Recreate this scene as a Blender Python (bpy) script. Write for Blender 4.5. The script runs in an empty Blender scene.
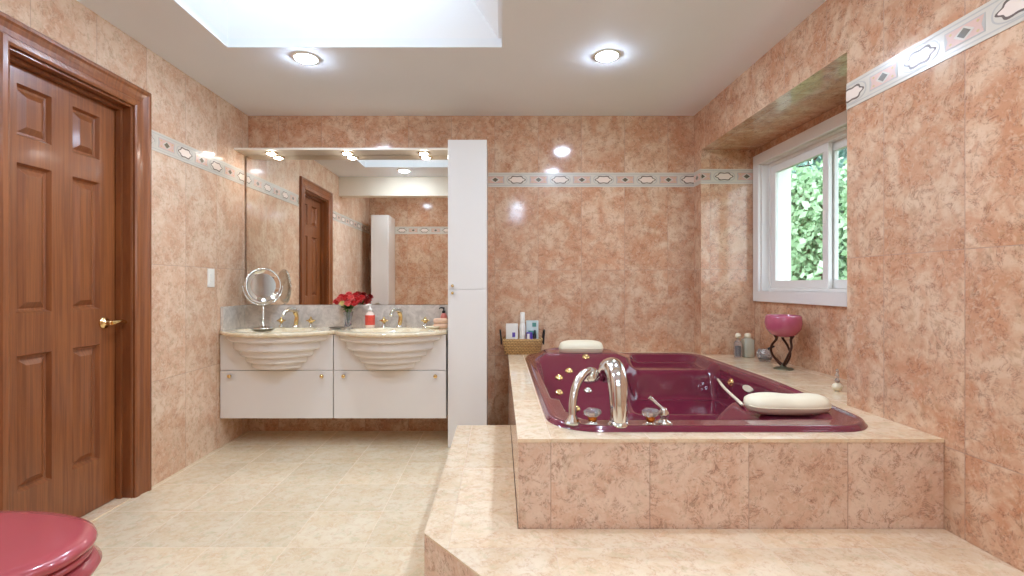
import bpy, math, random
import numpy as np
from mathutils import Vector, Matrix
random.seed(7)
PI = math.pi
SC = bpy.context.scene
COL = SC.collection
F = 490.0                      # focal length in pixels of the 1024 wide frame
EYE = 1.13

# ------------------------------------------------------------------ helpers
def lin(c):
    return tuple(((v/255)/12.92 if v/255 <= .04045 else ((v/255+.055)/1.055)**2.4) for v in c) + (1,)

class MB:
    """collects shapes; build() links them as ONE mesh object"""
    def __init__(s): s.v=[]; s.f=[]; s.sm=[]; s.mi=[]
    def add(s, vs, fs, smooth=False, mi=0, M=None):
        o=len(s.v)
        s.v += [tuple(M@Vector(p)) if M is not None else tuple(p) for p in vs]
        for f in fs: s.f.append([o+i for i in f]); s.sm.append(smooth); s.mi.append(mi)
        return s
    def box(s, x0,x1,y0,y1,z0,z1, mi=0, M=None):
        vs=[(x,y,z) for z in (z0,z1) for y in (y0,y1) for x in (x0,x1)]
        fs=[(0,2,3,1),(4,5,7,6),(0,1,5,4),(2,6,7,3),(0,4,6,2),(1,3,7,5)]
        return s.add(vs,fs,False,mi,M)
    def loft(s, rings, cap0=True, cap1=True, smooth=True, mi=0, M=None, closed=True):
        n=len(rings[0]); vs=[p for r in rings for p in r]; fs=[]
        m=n if closed else n-1
        for i in range(len(rings)-1):
            for j in range(m):
                a=i*n+j; b=i*n+(j+1)%n
                fs.append((a,b,b+n,a+n))
        s.add(vs,fs,smooth,mi,M)
        if cap0: s.add(rings[0],[tuple(range(n))[::-1]],False,mi,M)
        if cap1: s.add(rings[-1],[tuple(range(n))],False,mi,M)
        return s
    def lathe(s, prof, c=(0,0,0), n=32, mi=0, M=None, smooth=True, sx=1, sy=1):
        rings=[[(c[0]+sx*r*math.cos(2*PI*k/n), c[1]+sy*r*math.sin(2*PI*k/n), c[2]+z) for k in range(n)] for r,z in prof]
        return s.loft(rings,True,True,smooth,mi,M)
    def prism(s, out, z0, z1, mi=0, M=None, smooth=False):
        return s.loft([[(x,y,z0) for x,y in out],[(x,y,z1) for x,y in out]],True,True,smooth,mi,M)
    def tube(s, pts, rad, n=14, mi=0, M=None, steps=6):
        P=catmull(pts,steps); 
        if not isinstance(rad,(list,tuple)): rad=[rad]*len(pts)
        R=catmull([(r,0,0) for r in rad],steps)
        rings=[]; up=None
        for i,p in enumerate(P):
            t=(P[min(i+1,len(P)-1)]-P[max(i-1,0)]).normalized()
            if up is None:
                up=Vector((0,0,1)) if abs(t.z)<.9 else Vector((1,0,0))
            a=(up-t*up.dot(t)).normalized(); b=t.cross(a); up=a
            r=max(R[i].x,1e-4)
            rings.append([tuple(p+a*r*math.cos(2*PI*k/n)+b*r*math.sin(2*PI*k/n)) for k in range(n)])
        return s.loft(rings,True,True,True,mi,M)
    def ball(s, c, r, n=16, m=10, mi=0, M=None, fn=None):
        rx,ry,rz = r if isinstance(r,(tuple,list)) else (r,r,r)
        rings=[]
        for i in range(m+1):
            a=-PI/2+PI*i/m; a=max(min(a,PI/2-.02),-PI/2+.02)
            ring=[]
            for k in range(n):
                b=2*PI*k/n
                p=Vector((rx*math.cos(a)*math.cos(b), ry*math.cos(a)*math.sin(b), rz*math.sin(a)))
                if fn: p=fn(p)
                ring.append((c[0]+p.x,c[1]+p.y,c[2]+p.z))
            rings.append(ring)
        return s.loft(rings,True,True,True,mi,M)
    def torus(s, c, R, r, n=40, m=10, mi=0, M=None):
        rings=[]
        for i in range(n+1):
            a=2*PI*i/n
            rings.append([(c[0]+(R+r*math.cos(2*PI*k/m))*math.cos(a), c[1]+(R+r*math.cos(2*PI*k/m))*math.sin(a), c[2]+r*math.sin(2*PI*k/m)) for k in range(m)])
        return s.loft(rings,False,False,True,mi,M)
    def build(s, name, mats, parent=None, bevel=0, seg=2, **props):
        if not isinstance(mats,(list,tuple)): mats=[mats]
        off=Vector((0,0,0)); p=parent
        while p is not None: off+=p.location; p=p.parent
        me=bpy.data.meshes.new(name)
        me.from_pydata([(a-off.x,b-off.y,c-off.z) for a,b,c in s.v],[],s.f)
        for m in mats: me.materials.append(m)
        me.polygons.foreach_set('use_smooth',s.sm); me.polygons.foreach_set('material_index',s.mi)
        me.update()
        import bmesh
        bm=bmesh.new(); bm.from_mesh(me); bmesh.ops.remove_doubles(bm,verts=bm.verts,dist=1e-6)
        bmesh.ops.recalc_face_normals(bm,faces=bm.faces); bm.to_mesh(me); bm.free()
        o=bpy.data.objects.new(name,me); COL.objects.link(o); o.parent=parent
        if bevel:
            b=o.modifiers.new('bevel','BEVEL'); b.width=bevel; b.segments=seg; b.limit_method='ANGLE'; b.angle_limit=math.radians(40)
        for k,v in props.items(): o[k]=v
        return o

def catmull(pts, steps):
    P=[Vector(p) for p in pts]
    if len(P)<3: return [P[0].lerp(P[-1],i/steps) for i in range(steps+1)]
    Q=[P[0]*2-P[1]]+P+[P[-1]*2-P[-2]]; out=[]
    for i in range(1,len(Q)-2):
        a,b,c,d=Q[i-1:i+3]
        for k in range(steps):
            t=k/steps
            out.append(.5*((2*b)+(c-a)*t+(2*a-5*b+4*c-d)*t*t+(3*b-3*c+d-a)*t**3))
    out.append(P[-1]); return out

def thing(name,label,cat,loc,group=None):
    o=bpy.data.objects.new(name,None); COL.objects.link(o); o.location=loc; o.empty_display_size=.05
    o['label']=label; o['category']=cat
    if group: o['group']=group
    return o
def tag(o,label,cat,group=None):
    o['label']=label; o['category']=cat
    if group: o['group']=group
    return o
def copy_thing(root,loc,label,rz=None):
    r=root.copy(); COL.objects.link(r); r.location=loc; r['label']=label
    if rz is not None: r.rotation_euler=(0,0,rz)
    for ch in list(root.children):
        c=ch.copy(); COL.objects.link(c); c.parent=r
        for g in list(ch.children):
            d=g.copy(); COL.objects.link(d); d.parent=c
    return r
def T(x,y,z): return Matrix.Translation((x,y,z))
def frame_to(c, n, up=(0,0,1)):
    """matrix whose local z points along n, placed at c"""
    z=Vector(n).normalized(); x=Vector(up).cross(z).normalized(); y=z.cross(x)
    M=Matrix((x,y,z)).transposed().to_4x4(); M.translation=Vector(c); return M

# ------------------------------------------------------------------ materials
def pbr(name, col, rough=.4, metal=0, bump=None, **kw):
    m=bpy.data.materials.new(name); m.use_nodes=True; nt=m.node_tree; b=nt.nodes['Principled BSDF']
    c=lin(col)
    # subtle procedural variation of the thing's own colour
    tc=nt.nodes.new('ShaderNodeTexCoord'); nz=nt.nodes.new('ShaderNodeTexNoise'); nz.inputs['Scale'].default_value=kw.get('vscale',6)
    nt.links.new(tc.outputs['Object'],nz.inputs['Vector'])
    mx=nt.nodes.new('ShaderNodeMix'); mx.data_type='RGBA'
    v=kw.get('var',.04)
    mx.inputs[6].default_value=tuple(max(0,k*(1-v)) for k in c[:3])+(1,); mx.inputs[7].default_value=tuple(min(1,k*(1+v)) for k in c[:3])+(1,)
    nt.links.new(nz.outputs['Fac'],mx.inputs[0]); nt.links.new(mx.outputs[2],b.inputs['Base Color'])
    b.inputs['Roughness'].default_value=rough; b.inputs['Metallic'].default_value=metal
    if 'coat' in kw: b.inputs['Coat Weight'].default_value=kw['coat']; b.inputs['Coat Roughness'].default_value=kw.get('coatr',.05)
    if 'trans' in kw: b.inputs['Transmission Weight'].default_value=kw['trans']; b.inputs['IOR'].default_value=kw.get('ior',1.45)
    if 'spec' in kw: b.inputs['Specular IOR Level'].default_value=kw['spec']
    if bump:
        n2=nt.nodes.new('ShaderNodeTexNoise'); n2.inputs['Scale'].default_value=bump[0]; nt.links.new(tc.outputs['Object'],n2.inputs['Vector'])
        bp=nt.nodes.new('ShaderNodeBump'); bp.inputs['Strength'].default_value=bump[1]; bp.inputs['Distance'].default_value=.002
        nt.links.new(n2.outputs['Fac'],bp.inputs['Height']); nt.links.new(bp.outputs['Normal'],b.inputs['Normal'])
    return m
def emit(name,col,strength):
    m=bpy.data.materials.new(name); m.use_nodes=True; nt=m.node_tree; b=nt.nodes['Principled BSDF']
    b.inputs['Base Color'].default_value=(.8,.8,.8,1); b.inputs['Emission Color'].default_value=col if len(col)==4 else lin(col); b.inputs['Emission Strength'].default_value=strength
    return m
def thin_glass(name,tint=(1,1,1,1),rough=0.0):
    m=bpy.data.materials.new(name); m.use_nodes=True; nt=m.node_tree; nt.nodes.clear()
    o=nt.nodes.new('ShaderNodeOutputMaterial'); mix=nt.nodes.new('ShaderNodeMixShader'); lw=nt.nodes.new('ShaderNodeLayerWeight'); lw.inputs[0].default_value=.5; g_=N(nt); fr=g_.m('ADD',.04,g_.m('MULTIPLY',.9,g_.m('POWER',lw.outputs['Facing'],5)))
    t=nt.nodes.new('ShaderNodeBsdfTransparent'); t.inputs[0].default_value=tint
    g=nt.nodes.new('ShaderNodeBsdfGlossy'); g.inputs['Roughness'].default_value=rough
    nt.links.new(fr,mix.inputs[0]); nt.links.new(t.outputs[0],mix.inputs[1]); nt.links.new(g.outputs[0],mix.inputs[2]); nt.links.new(mix.outputs[0],o.inputs[0])
    return m

class N:
    """tiny node-graph writer"""
    def __init__(s,nt): s.nt=nt
    def m(s,op,a,b=None,c=None):
        n=s.nt.nodes.new('ShaderNodeMath'); n.operation=op
        for i,v in enumerate((a,b,c)):
            if v is None: continue
            if isinstance(v,(int,float)): n.inputs[i].default_value=v
            else: s.nt.links.new(v,n.inputs[i])
        return n.outputs[0]
    def mixc(s,f,a,b):
        n=s.nt.nodes.new('ShaderNodeMix'); n.data_type='RGBA'
        for i,v in ((0,f),(6,a),(7,b)):
            if isinstance(v,(int,float,tuple)): n.inputs[i].default_value=v
            else: s.nt.links.new(v,n.inputs[i])
        return n.outputs[2]
    def noise(s,vec,scale,detail=6,rough=.6,dist=0):
        n=s.nt.nodes.new('ShaderNodeTexNoise'); s.nt.links.new(vec,n.inputs['Vector'])
        n.inputs['Scale'].default_value=scale; n.inputs['Detail'].default_value=detail; n.inputs['Roughness'].default_value=rough; n.inputs['Distortion'].default_value=dist
        return n.outputs['Fac']
    def ramp(s,f,lo,hi):
        n=s.nt.nodes.new('ShaderNodeMapRange'); n.interpolation_type='SMOOTHSTEP'; s.nt.links.new(f,n.inputs[0]); n.inputs[1].default_value=lo; n.inputs[2].default_value=hi
        return n.outputs[0]

def tile_mat(name, base, light, rose, vein, ox=0, oy=0, oz=0, tw=.335, th=.661, twy=None, joint=.55, jw=.0022, rough=.1, veinamt=.6, jointcol=(140,105,88)):
    m=bpy.data.materials.new(name); m.use_nodes=True; nt=m.node_tree; b=nt.nodes['Principled BSDF']; g=N(nt)
    geo=nt.nodes.new('ShaderNodeNewGeometry')
    sp=nt.nodes.new('ShaderNodeSeparateXYZ'); nt.links.new(geo.outputs['Position'],sp.inputs[0])
    sn=nt.nodes.new('ShaderNodeSeparateXYZ'); nt.links.new(geo.outputs['True Normal'],sn.inputs[0])
    ay=g.m('GREATER_THAN',g.m('ABSOLUTE',sn.outputs[1]),.5); ax=g.m('GREATER_THAN',g.m('ABSOLUTE',sn.outputs[0]),.72); az=g.m('GREATER_THAN',g.m('ABSOLUTE',sn.outputs[2]),.72)
    X=g.m('DIVIDE',g.m('SUBTRACT',sp.outputs[0],ox),tw); Y=g.m('DIVIDE',g.m('SUBTRACT',sp.outputs[1],oy),twy or tw); Z=g.m('DIVIDE',g.m('SUBTRACT',sp.outputs[2],oz),th)
    # u: X unless the face looks along X ; v: Z unless the face looks along Z
    u=g.m('ADD',g.m('MULTIPLY',ax,Y),g.m('MULTIPLY',g.m('SUBTRACT',1,ax),X))
    v=g.m('ADD',g.m('MULTIPLY',az,Y),g.m('MULTIPLY',g.m('SUBTRACT',1,az),Z))
    fu=g.m('FLOOR',u); fv=g.m('FLOOR',v)
    du=g.m('MULTIPLY',g.m('SUBTRACT',.5,g.m('ABSOLUTE',g.m('SUBTRACT',g.m('SUBTRACT',u,fu),.5))),tw)
    dv=g.m('MULTIPLY',g.m('SUBTRACT',.5,g.m('ABSOLUTE',g.m('SUBTRACT',g.m('SUBTRACT',v,fv),.5))),th)
    d=g.m('MINIMUM',du,dv)
    jn=g.m('SUBTRACT',1,g.ramp(d,jw*.4,jw))
    cid=nt.nodes.new('ShaderNodeCombineXYZ'); nt.links.new(fu,cid.inputs[0]); nt.links.new(fv,cid.inputs[1]); nt.links.new(ax,cid.inputs[2])
    wn=nt.nodes.new('ShaderNodeTexWhiteNoise'); wn.noise_dimensions='3D'; nt.links.new(cid.outputs[0],wn.inputs['Vector'])
    sc=nt.nodes.new('ShaderNodeVectorMath'); sc.operation='SCALE'; nt.links.new(wn.outputs['Color'],sc.inputs[0]); sc.inputs['Scale'].default_value=7
    ad=nt.nodes.new('ShaderNodeVectorMath'); ad.operation='ADD'; nt.links.new(geo.outputs['Position'],ad.inputs[0]); nt.links.new(sc.outputs[0],ad.inputs[1])
    P=ad.outputs[0]
    n1=g.noise(P,6,5,.6,.6); n2=g.noise(P,20,6,.75,.7); n3=g.noise(P,40,5,.7,.8); n4=g.noise(P,80,4,.7,.3)
    c=g.mixc(g.ramp(n1,.35,.66),lin(base),lin(light))
    c=g.mixc(g.m('MULTIPLY',g.ramp(n2,.44,.72),.62),c,lin(rose))
    c=g.mixc(g.m('MULTIPLY',g.ramp(n3,.50,.62),.55),c,lin(light))
    n5=g.noise(P,21,5,.7,.5); c=g.mixc(g.m('MULTIPLY',g.ramp(n5,.52,.66),.45),c,lin(tuple(base[i]*k for i,k in enumerate((.90,.95,.93)))))
    # fine veins : thin band of a distorted noise
    nv=g.noise(P,14,8,.75,1.5); band=g.m('SUBTRACT',1,g.ramp(g.m('ABSOLUTE',g.m('SUBTRACT',nv,.5)),.0,.028))
    msk=g.ramp(n2,.42,.6)
    c=g.mixc(g.m('MULTIPLY',g.m('MULTIPLY',band,msk),veinamt),c,lin(vein))
    c=g.mixc(g.m('MULTIPLY',g.ramp(n4,.62,.75),veinamt*.6),c,lin(vein))
    hsv=nt.nodes.new('ShaderNodeHueSaturation'); nt.links.new(c,hsv.inputs['Color'])
    nt.links.new(g.m('ADD',.95,g.m('MULTIPLY',wn.outputs['Value'],.1)),hsv.inputs['Value'])
    c=g.mixc(g.m('MULTIPLY',jn,joint),hsv.outputs[0],lin(jointcol))
    nt.links.new(c,b.inputs['Base Color'])
    nt.links.new(g.m('ADD',rough,g.m('MULTIPLY',jn,.4)),b.inputs['Roughness'])
    b.inputs['Specular IOR Level'].default_value=.5
    bp=nt.nodes.new('ShaderNodeBump'); bp.inputs['Strength'].default_value=.35; bp.inputs['Distance'].default_value=.001; bp.invert=True
    nt.links.new(jn,bp.inputs['Height']); nt.links.new(bp.outputs[0],b.inputs['Normal'])
    return m
BASE=(197,144,110); LIGHT=(216,183,153); ROSE=(180,115,82); VEIN=(118,82,64)
m_wallB=tile_mat('rose marble tile back',BASE,LIGHT,ROSE,VEIN,ox=-.04,oy=1.584,oz=.585)
m_wallR=tile_mat('rose marble tile right',BASE,LIGHT,ROSE,VEIN,ox=1.57,oy=1.584,oz=.585,veinamt=.8)
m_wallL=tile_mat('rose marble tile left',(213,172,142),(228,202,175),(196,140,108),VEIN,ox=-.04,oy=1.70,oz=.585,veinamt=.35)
m_deckF=tile_mat('rose marble tile deck front',(214,176,150),(228,204,182),(200,150,124),(134,94,76),ox=.172,oy=1.70,oz=-.1,th=.71,veinamt=.8)
m_floor=tile_mat('cream marble floor tile',(226,204,168),(232,216,186),(218,178,138),(198,164,132),ox=-.25,oy=.1,oz=-.2,twy=.335,th=.335,joint=.18,veinamt=.4,rough=.13,jointcol=(190,160,135))
m_deckT=tile_mat('cream marble ledge tile',(224,196,160),(232,212,182),(212,164,128),(180,138,108),ox=.172,oy=1.2,oz=-.2,twy=.335,th=.335,joint=.25,veinamt=.5,rough=.08,jointcol=(170,130,105))
m_ceil=pbr('ceiling paint',(236,241,247),.7,var=.01)
m_shaft=pbr('skylight shaft paint',(240,242,246),.7,var=.01)
m_plain=pbr('cream wall paint',(228,216,196),.6,var=.02)
m_lacq=pbr('white lacquer',(226,221,213),.22,var=.015,coat=.4)
m_shelf=pbr('cream lacquer shelf',(236,226,208),.3,var=.02)
m_win=pbr('white vinyl window',(232,228,222),.35,var=.015)
m_chrome=pbr('chrome',(225,225,222),.07,1,var=.01)
m_brass=pbr('polished brass',(236,208,150),.14,1,var=.02)
m_bronze=pbr('dark bronze',(70,42,30),.4,.7,var=.1)
m_mirror=pbr('mirror glass',(236,232,224),.005,1,var=0)
m_burg=pbr('burgundy acrylic',(108,34,54),.12,var=.03,coat=.6,coatr=.03)
m_lid=pbr('burgundy toilet enamel',(178,80,86),.18,var=.03,coat=.5,coatr=.04)
m_cream=pbr('cream vinyl cushion',(234,222,192),.45,var=.03,bump=(40,.15))
m_black=pbr('black plastic',(24,22,24),.4)
m_white=pbr('white plastic',(236,232,222),.35,var=.01)
m_glass=pbr('clear crystal',(245,245,245),.03,trans=.85,ior=1.45)
m_pane=thin_glass('window pane glass',(.93,.97,.97,1))
m_purple=pbr('purple print',(92,70,160),.4); m_teal=pbr('teal print',(90,150,140),.4)
m_red=pbr('red petals',(206,58,58),.55,var=.15,vscale=30); m_pinkp=pbr('coral petals',(230,112,106),.55,var=.12,vscale=30)
m_yell=pbr('pale yellow petals',(232,216,150),.55)
m_green=pbr('leaf green',(74,120,42),.5,var=.2,vscale=30)
m_amber=pbr('amber brass',(196,120,50),.2,.8)

def wood_mat(name, vertical=True):
    m=bpy.data.materials.new(name); m.use_nodes=True; nt=m.node_tree; b=nt.nodes['Principled BSDF']; g=N(nt)
    tc=nt.nodes.new('ShaderNodeNewGeometry'); mp=nt.nodes.new('ShaderNodeMapping'); nt.links.new(tc.outputs['Position'],mp.inputs[0])
    mp.inputs['Scale'].default_value=(5,40,1.1) if vertical else (5,1.1,40)
    a=g.noise(mp.outputs[0],1.6,6,.6,.6); c2=g.noise(mp.outputs[0],6,4,.6,.2)
    c=g.mixc(g.ramp(a,.35,.65),lin((122,68,36)),lin((146,86,46)))
    c=g.mixc(g.m('MULTIPLY',g.ramp(c2,.5,.7),.25),c,lin((98,52,28)))
    nt.links.new(c,b.inputs['Base Color']); b.inputs['Roughness'].default_value=.34; b.inputs['Coat Weight'].default_value=.25; b.inputs['Coat Roughness'].default_value=.12
    return m
m_wood=wood_mat('cherry wood'); m_woodh=wood_mat('cherry wood head',False)

def granite():
    m=bpy.data.materials.new('grey granite'); m.use_nodes=True; nt=m.node_tree; b=nt.nodes['Principled BSDF']; g=N(nt)
    tc=nt.nodes.new('ShaderNodeNewGeometry')
    a=g.noise(tc.outputs['Position'],14,6,.7,1.2); d=g.noise(tc.outputs['Position'],60,4,.7)
    c=g.mixc(g.ramp(a,.35,.65),lin((214,204,192)),lin((190,179,167))); c=g.mixc(g.m('MULTIPLY',g.ramp(d,.58,.7),.5),c,lin((135,128,124)))
    nt.links.new(c,b.inputs['Base Color']); b.inputs['Roughness'].default_value=.15
    return m
m_gran=granite()
def onyx():
    m=bpy.data.materials.new('cream onyx'); m.use_nodes=True; nt=m.node_tree; b=nt.nodes['Principled BSDF']; g=N(nt)
    tc=nt.nodes.new('ShaderNodeNewGeometry')
    a=g.noise(tc.outputs['Position'],9,6,.65,1.5); c=g.mixc(g.ramp(a,.35,.65),lin((232,220,192)),lin((214,194,156)))
    nt.links.new(c,b.inputs['Base Color']); b.inputs['Roughness'].default_value=.12; b.inputs['Coat Weight'].default_value=.4
    return m
m_onyx=onyx()
def wicker():
    m=bpy.data.materials.new('wicker'); m.use_nodes=True; nt=m.node_tree; b=nt.nodes['Principled BSDF']
    tc=nt.nodes.new('ShaderNodeTexCoord'); br=nt.nodes.new('ShaderNodeTexBrick'); mp=nt.nodes.new('ShaderNodeMapping')
    sp=nt.nodes.new('ShaderNodeSeparateXYZ'); cb=nt.nodes.new('ShaderNodeCombineXYZ'); g=N(nt)
    nt.links.new(tc.outputs['Object'],sp.inputs[0]); nt.links.new(g.m('ADD',sp.outputs[0],sp.outputs[1]),cb.inputs[0]); nt.links.new(sp.outputs[2],cb.inputs[1])
    nt.links.new(cb.outputs[0],br.inputs['Vector']); br.inputs['Scale'].default_value=20
    br.inputs['Color1'].default_value=lin((222,184,126)); br.inputs['Color2'].default_value=lin((206,164,106)); br.inputs['Mortar'].default_value=lin((130,90,50)); br.inputs['Mortar Size'].default_value=.03
    nt.links.new(br.outputs['Color'],b.inputs['Base Color']); b.inputs['Roughness'].default_value=.6
    bp=nt.nodes.new('ShaderNodeBump'); bp.inputs['Strength'].default_value=.6; bp.inputs['Distance'].default_value=.003; bp.invert=True
    nt.links.new(br.outputs['Fac'],bp.inputs['Height']); nt.links.new(bp.outputs[0],b.inputs['Normal'])
    return m
m_wick=wicker()

# ------------------------------------------------------------------ dimensions of the room
XL,XR,YB,H=-1.95,1.503,3.795,2.44
XO=2.12                         # outside of the window wall
NY0,NY1,NX,NZ=2.122,3.664,1.907,2.14   # niche
DZ=.61; PZ=.306                  # bath deck and step heights
YR=-2.6                         # far end of the room behind the camera

S=dict(kind='structure')
# floor
MB().box(XL-.2,XR+.1,YR,YB+.1,-.12,0).build('floor',m_floor,**S)
# ceiling with skylight opening
SX0,SX1,SY0,SY1=-1.50,.01,2.02,2.70
c=MB(); c.box(XL-.2,SX0,YR,YB+.1,H,H+.05); c.box(SX1,XO,YR,YB+.1,H,H+.05); c.box(SX0,SX1,YR,SY0,H,H+.05); c.box(SX0,SX1,SY1,YB+.1,H,H+.05)
c.build('ceiling',m_ceil,**S)
# skylight shaft + skylight
c=MB(); zt=3.0; xs=-.34
def quadbox(a,b):  # a,b: lists of 4 points (inner quad, outer quad)
    c.add(a+b,[(0,1,2,3),(7,6,5,4),(0,4,5,1),(1,5,6,2),(2,6,7,3),(3,7,4,0)])
t=.04
z0=H+.05
c.box(SX0-t,SX0,SY0-t,SY1+t,z0,zt); c.box(SX0,SX1+t,SY1,SY1+t,z0,zt); c.box(SX0,SX1+t,SY0-t,SY0,z0,zt)
c.add([(SX1-.02,SY0,z0),(SX1-.02,SY1,z0),(xs,SY1,zt),(xs,SY0,zt),(SX1+t,SY0,z0),(SX1+t,SY1,z0),(xs+t,SY1,zt),(xs+t,SY0,zt)],
      [(0,1,2,3),(7,6,5,4),(0,4,5,1),(1,5,6,2),(2,6,7,3),(3,7,4,0)])
c.build('wall_skylight',m_shaft,**S)
sky=bpy.data.objects.new('window_2',None); COL.objects.link(sky); sky.location=((SX0+xs)/2,(SY0+SY1)/2,zt); sky['kind']='structure'
c=MB(); c.box(SX0-t,SX0+.03,SY0-t,SY1+t,zt,zt+.05); c.box(xs-.03,xs+t,SY0-t,SY1+t,zt,zt+.05); c.box(SX0+.03,xs-.03,SY0-t,SY0+.03,zt,zt+.05); c.box(SX0+.03,xs-.03,SY1-.03,SY1+t,zt,zt+.05)
c.build('frame',m_win,sky)
MB().box(SX0+.03,xs-.03,SY0+.03,SY1-.03,zt+.02,zt+.026).build('pane',m_pane,sky)

# back wall
MB().box(XL-.2,XO,YB,YB+.1,0,H).build('wall_back',m_wallB,**S)
# left wall with doorway (opening 1.915..2.61, top 2.06)
DY0,DY1,DH=1.935,2.600,2.080
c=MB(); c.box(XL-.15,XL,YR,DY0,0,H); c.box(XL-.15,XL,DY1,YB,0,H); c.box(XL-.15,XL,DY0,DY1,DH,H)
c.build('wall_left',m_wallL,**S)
MB().box(XL-.2,XL-.15,1.7,2.9,0,H).build('wall_hall',m_plain,**S)
# right wall with the deep window niche
c=MB(); c.box(XR,XO,YR,NY0,0,H); c.box(XR,XO,NY1,YB,0,H); c.box(XR,XO,NY0,NY1,NZ,H); c.box(XR,NX,NY0,NY1,0,DZ-.04)
WY0,WY1,WZ0,WZ1=2.20,3.58,1.075,2.02
c.box(NX,XO,NY0,NY1,0,WZ0); c.box(NX,XO,NY0,NY1,WZ1,NZ); c.box(NX,XO,NY0,WY0,WZ0,WZ1); c.box(NX,XO,WY1,NY1,WZ0,WZ1)
c.build('wall_right',m_wallR,**S)
# rear of the room: alcove wall, end wall
MB().box(XL,-.62,.05,.17,0,H).build('wall_alcove',m_wallB,**S)
MB().box(XL,XR,YR-.1,YR,0,H).build('wall_rear',m_plain,**S)
MB().box(XL,XR,1.40,1.54,2.21,H-.002).build('wall_header',m_plain,**S)

# ------------------------------------------------------------------ decorative border
m_b0=pbr('border cream',(208,197,180),.2,var=.03,vscale=20); m_b1=pbr('border grey line',(176,168,156),.3); m_b2=pbr('border pink panel',(205,165,146),.3,var=.08,vscale=40)
m_b3=pbr('border olive diamond',(98,84,62),.3); m_b4=pbr('border brown chain',(98,78,64),.3); m_b5=pbr('border pale blush',(226,206,188),.3); m_b6=pbr('border gold fleck',(206,178,128),.25)
BM=[m_b0,m_b1,m_b2,m_b3,m_b4,m_b5,m_b6]
def border(name, P, length, first):
    """P(u,v,w): u along the wall, v height from the band centre, w out of the wall"""
    b=MB(); hw=.056
    def slab(out,w0,w1,mi):
        b.loft([[P(u,v,w0) for u,v in out],[P(u,v,w1) for u,v in out]],False,True,False,mi)
    def rect(a,b_,c_,d_): return [(a,c_),(b_,c_),(b_,d_),(a,d_)]
    def clip(out): return [(min(max(u,.0005),length-.0005),v) for u,v in out]
    slab(rect(0,length,-hw,hw),0,.003,0)
    for s_ in (-1,1):
        slab(rect(0,length,s_*.043-.0022,s_*.043+.0022),.003,.0036,1)
    u=first-.67
    while u<length+.35:
        def put(out,h,mi):
            us=[p[0] for p in out]
            if max(us)<=.001 or min(us)>=length-.001: return
            o2=clip([(a,b__) for a,b__ in out])
            if max(p[0] for p in o2)-min(p[0] for p in o2)>.001: slab(o2,.003,h,mi)
        # medallion : grey oval, cream, blush heart, scalloped chain of beads
        def oval(rx,ry,p=2.4,n=36):
            return [(u+rx*math.copysign(abs(math.cos(2*PI*k/n))**(2/p),math.cos(2*PI*k/n)), ry*math.copysign(abs(math.sin(2*PI*k/n))**(2/p),math.sin(2*PI*k/n))) for k in range(n)]
        put(oval(.080,.040),.0038,1); put(oval(.074,.036),.0041,0)
        def scal(k,e=0):
            a=2*PI*k/48; r=1+.11*math.cos(6*a)
            return (u+(.058+e)*r*math.cos(a),(.026+e)*r*math.sin(a))
        put([scal(k,.0045) for k in range(48)],.0044,4); put([scal(k,-.0035) for k in range(48)],.0048,5)
        # panel with a diamond
        w=u+.1675
        put(rect(w-.070,w+.070,-.030,.030),.0038,1); put([(w-.066,-.026),(w-.058,0),(w-.066,.026),(w+.066,.026),(w+.058,0),(w+.066,-.026)],.0042,2)
        put([(w-.036,0),(w,-.024),(w+.036,0),(w,.024)],.0045,0); put([(w-.024,0),(w,-.017),(w+.024,0),(w,.017)],.0049,3)
        for s_ in (-1,1):
            for q in (-1,1):
                a,bb=w+s_*.047,q*.016
                put([(a-.006,bb),(a,bb-.005),(a+.006,bb),(a,bb+.005)],.0046,6)
        u+=.335
    return b.build(name,BM,**S)
BZ=1.944
border('trim_1',lambda u,v,w:(-.09+u,YB-w,BZ+v),XR+.09,.131+.09)
border('trim_2',lambda u,v,w:(XR-w,NY0-u,BZ+v),3.3,NY0-2.086)
border('trim_3',lambda u,v,w:(XR-w,YB-.004-u,BZ+v),YB-NY1-.006,.23)
border('trim_4',lambda u,v,w:(XR+u,NY1-w,BZ-.003+v),NX-XR-.002,1.675-XR)
border('trim_5',lambda u,v,w:(XL+w,2.735+u,BZ+v),3.728-2.735,3.03-2.735)
border('trim_6',lambda u,v,w:(XL+w,.18+u,BZ+v),1.81-.18,.2)
border('trim_7',lambda u,v,w:(-.64-u,.17+w,BZ+v),XL*-1-.64-.03,.15)

# ------------------------------------------------------------------ door on the left wall
door=bpy.data.objects.new('door_1',None); COL.objects.link(door); door.location=(XL,(DY0+DY1)/2,0); door['kind']='structure'
XF=-2.022       # face of the leaf
def casing_profile():   # (distance from opening edge, thickness out of wall)
    return [(0,0),(0,.014),(.010,.018),(.030,.018),(.036,.012),(.058,.015),(.080,.021),(.090,.027),(.104,.027),(.110,.020),(.110,0)]
b=MB(); pr=casing_profile()
def cas(d,t): # ring path along the opening, offset d
    return [(XL+t,DY0-d,0),(XL+t,DY0-d,DH+d),(XL+t,DY1+d,DH+d),(XL+t,DY1+d,0)]
paths=[cas(d,t) for d,t in pr]
for i in range(len(pr)-1):
    for k in range(3):
        b.add([paths[i][k],paths[i][k+1],paths[i+1][k+1],paths[i+1][k]],[(0,1,2,3)])
for k in (0,3): b.add([p[k] for p in paths],[tuple(range(len(pr)))])
b.build('casing',m_wood,door)
b=MB(); b.box(XL-.149,XL,DY0,DY0+.012,0,DH); b.box(XL-.149,XL,DY1-.012,DY1,0,DH); b.box(XL-.149,XL,DY0+.012,DY1-.012,DH-.012,DH)
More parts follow.
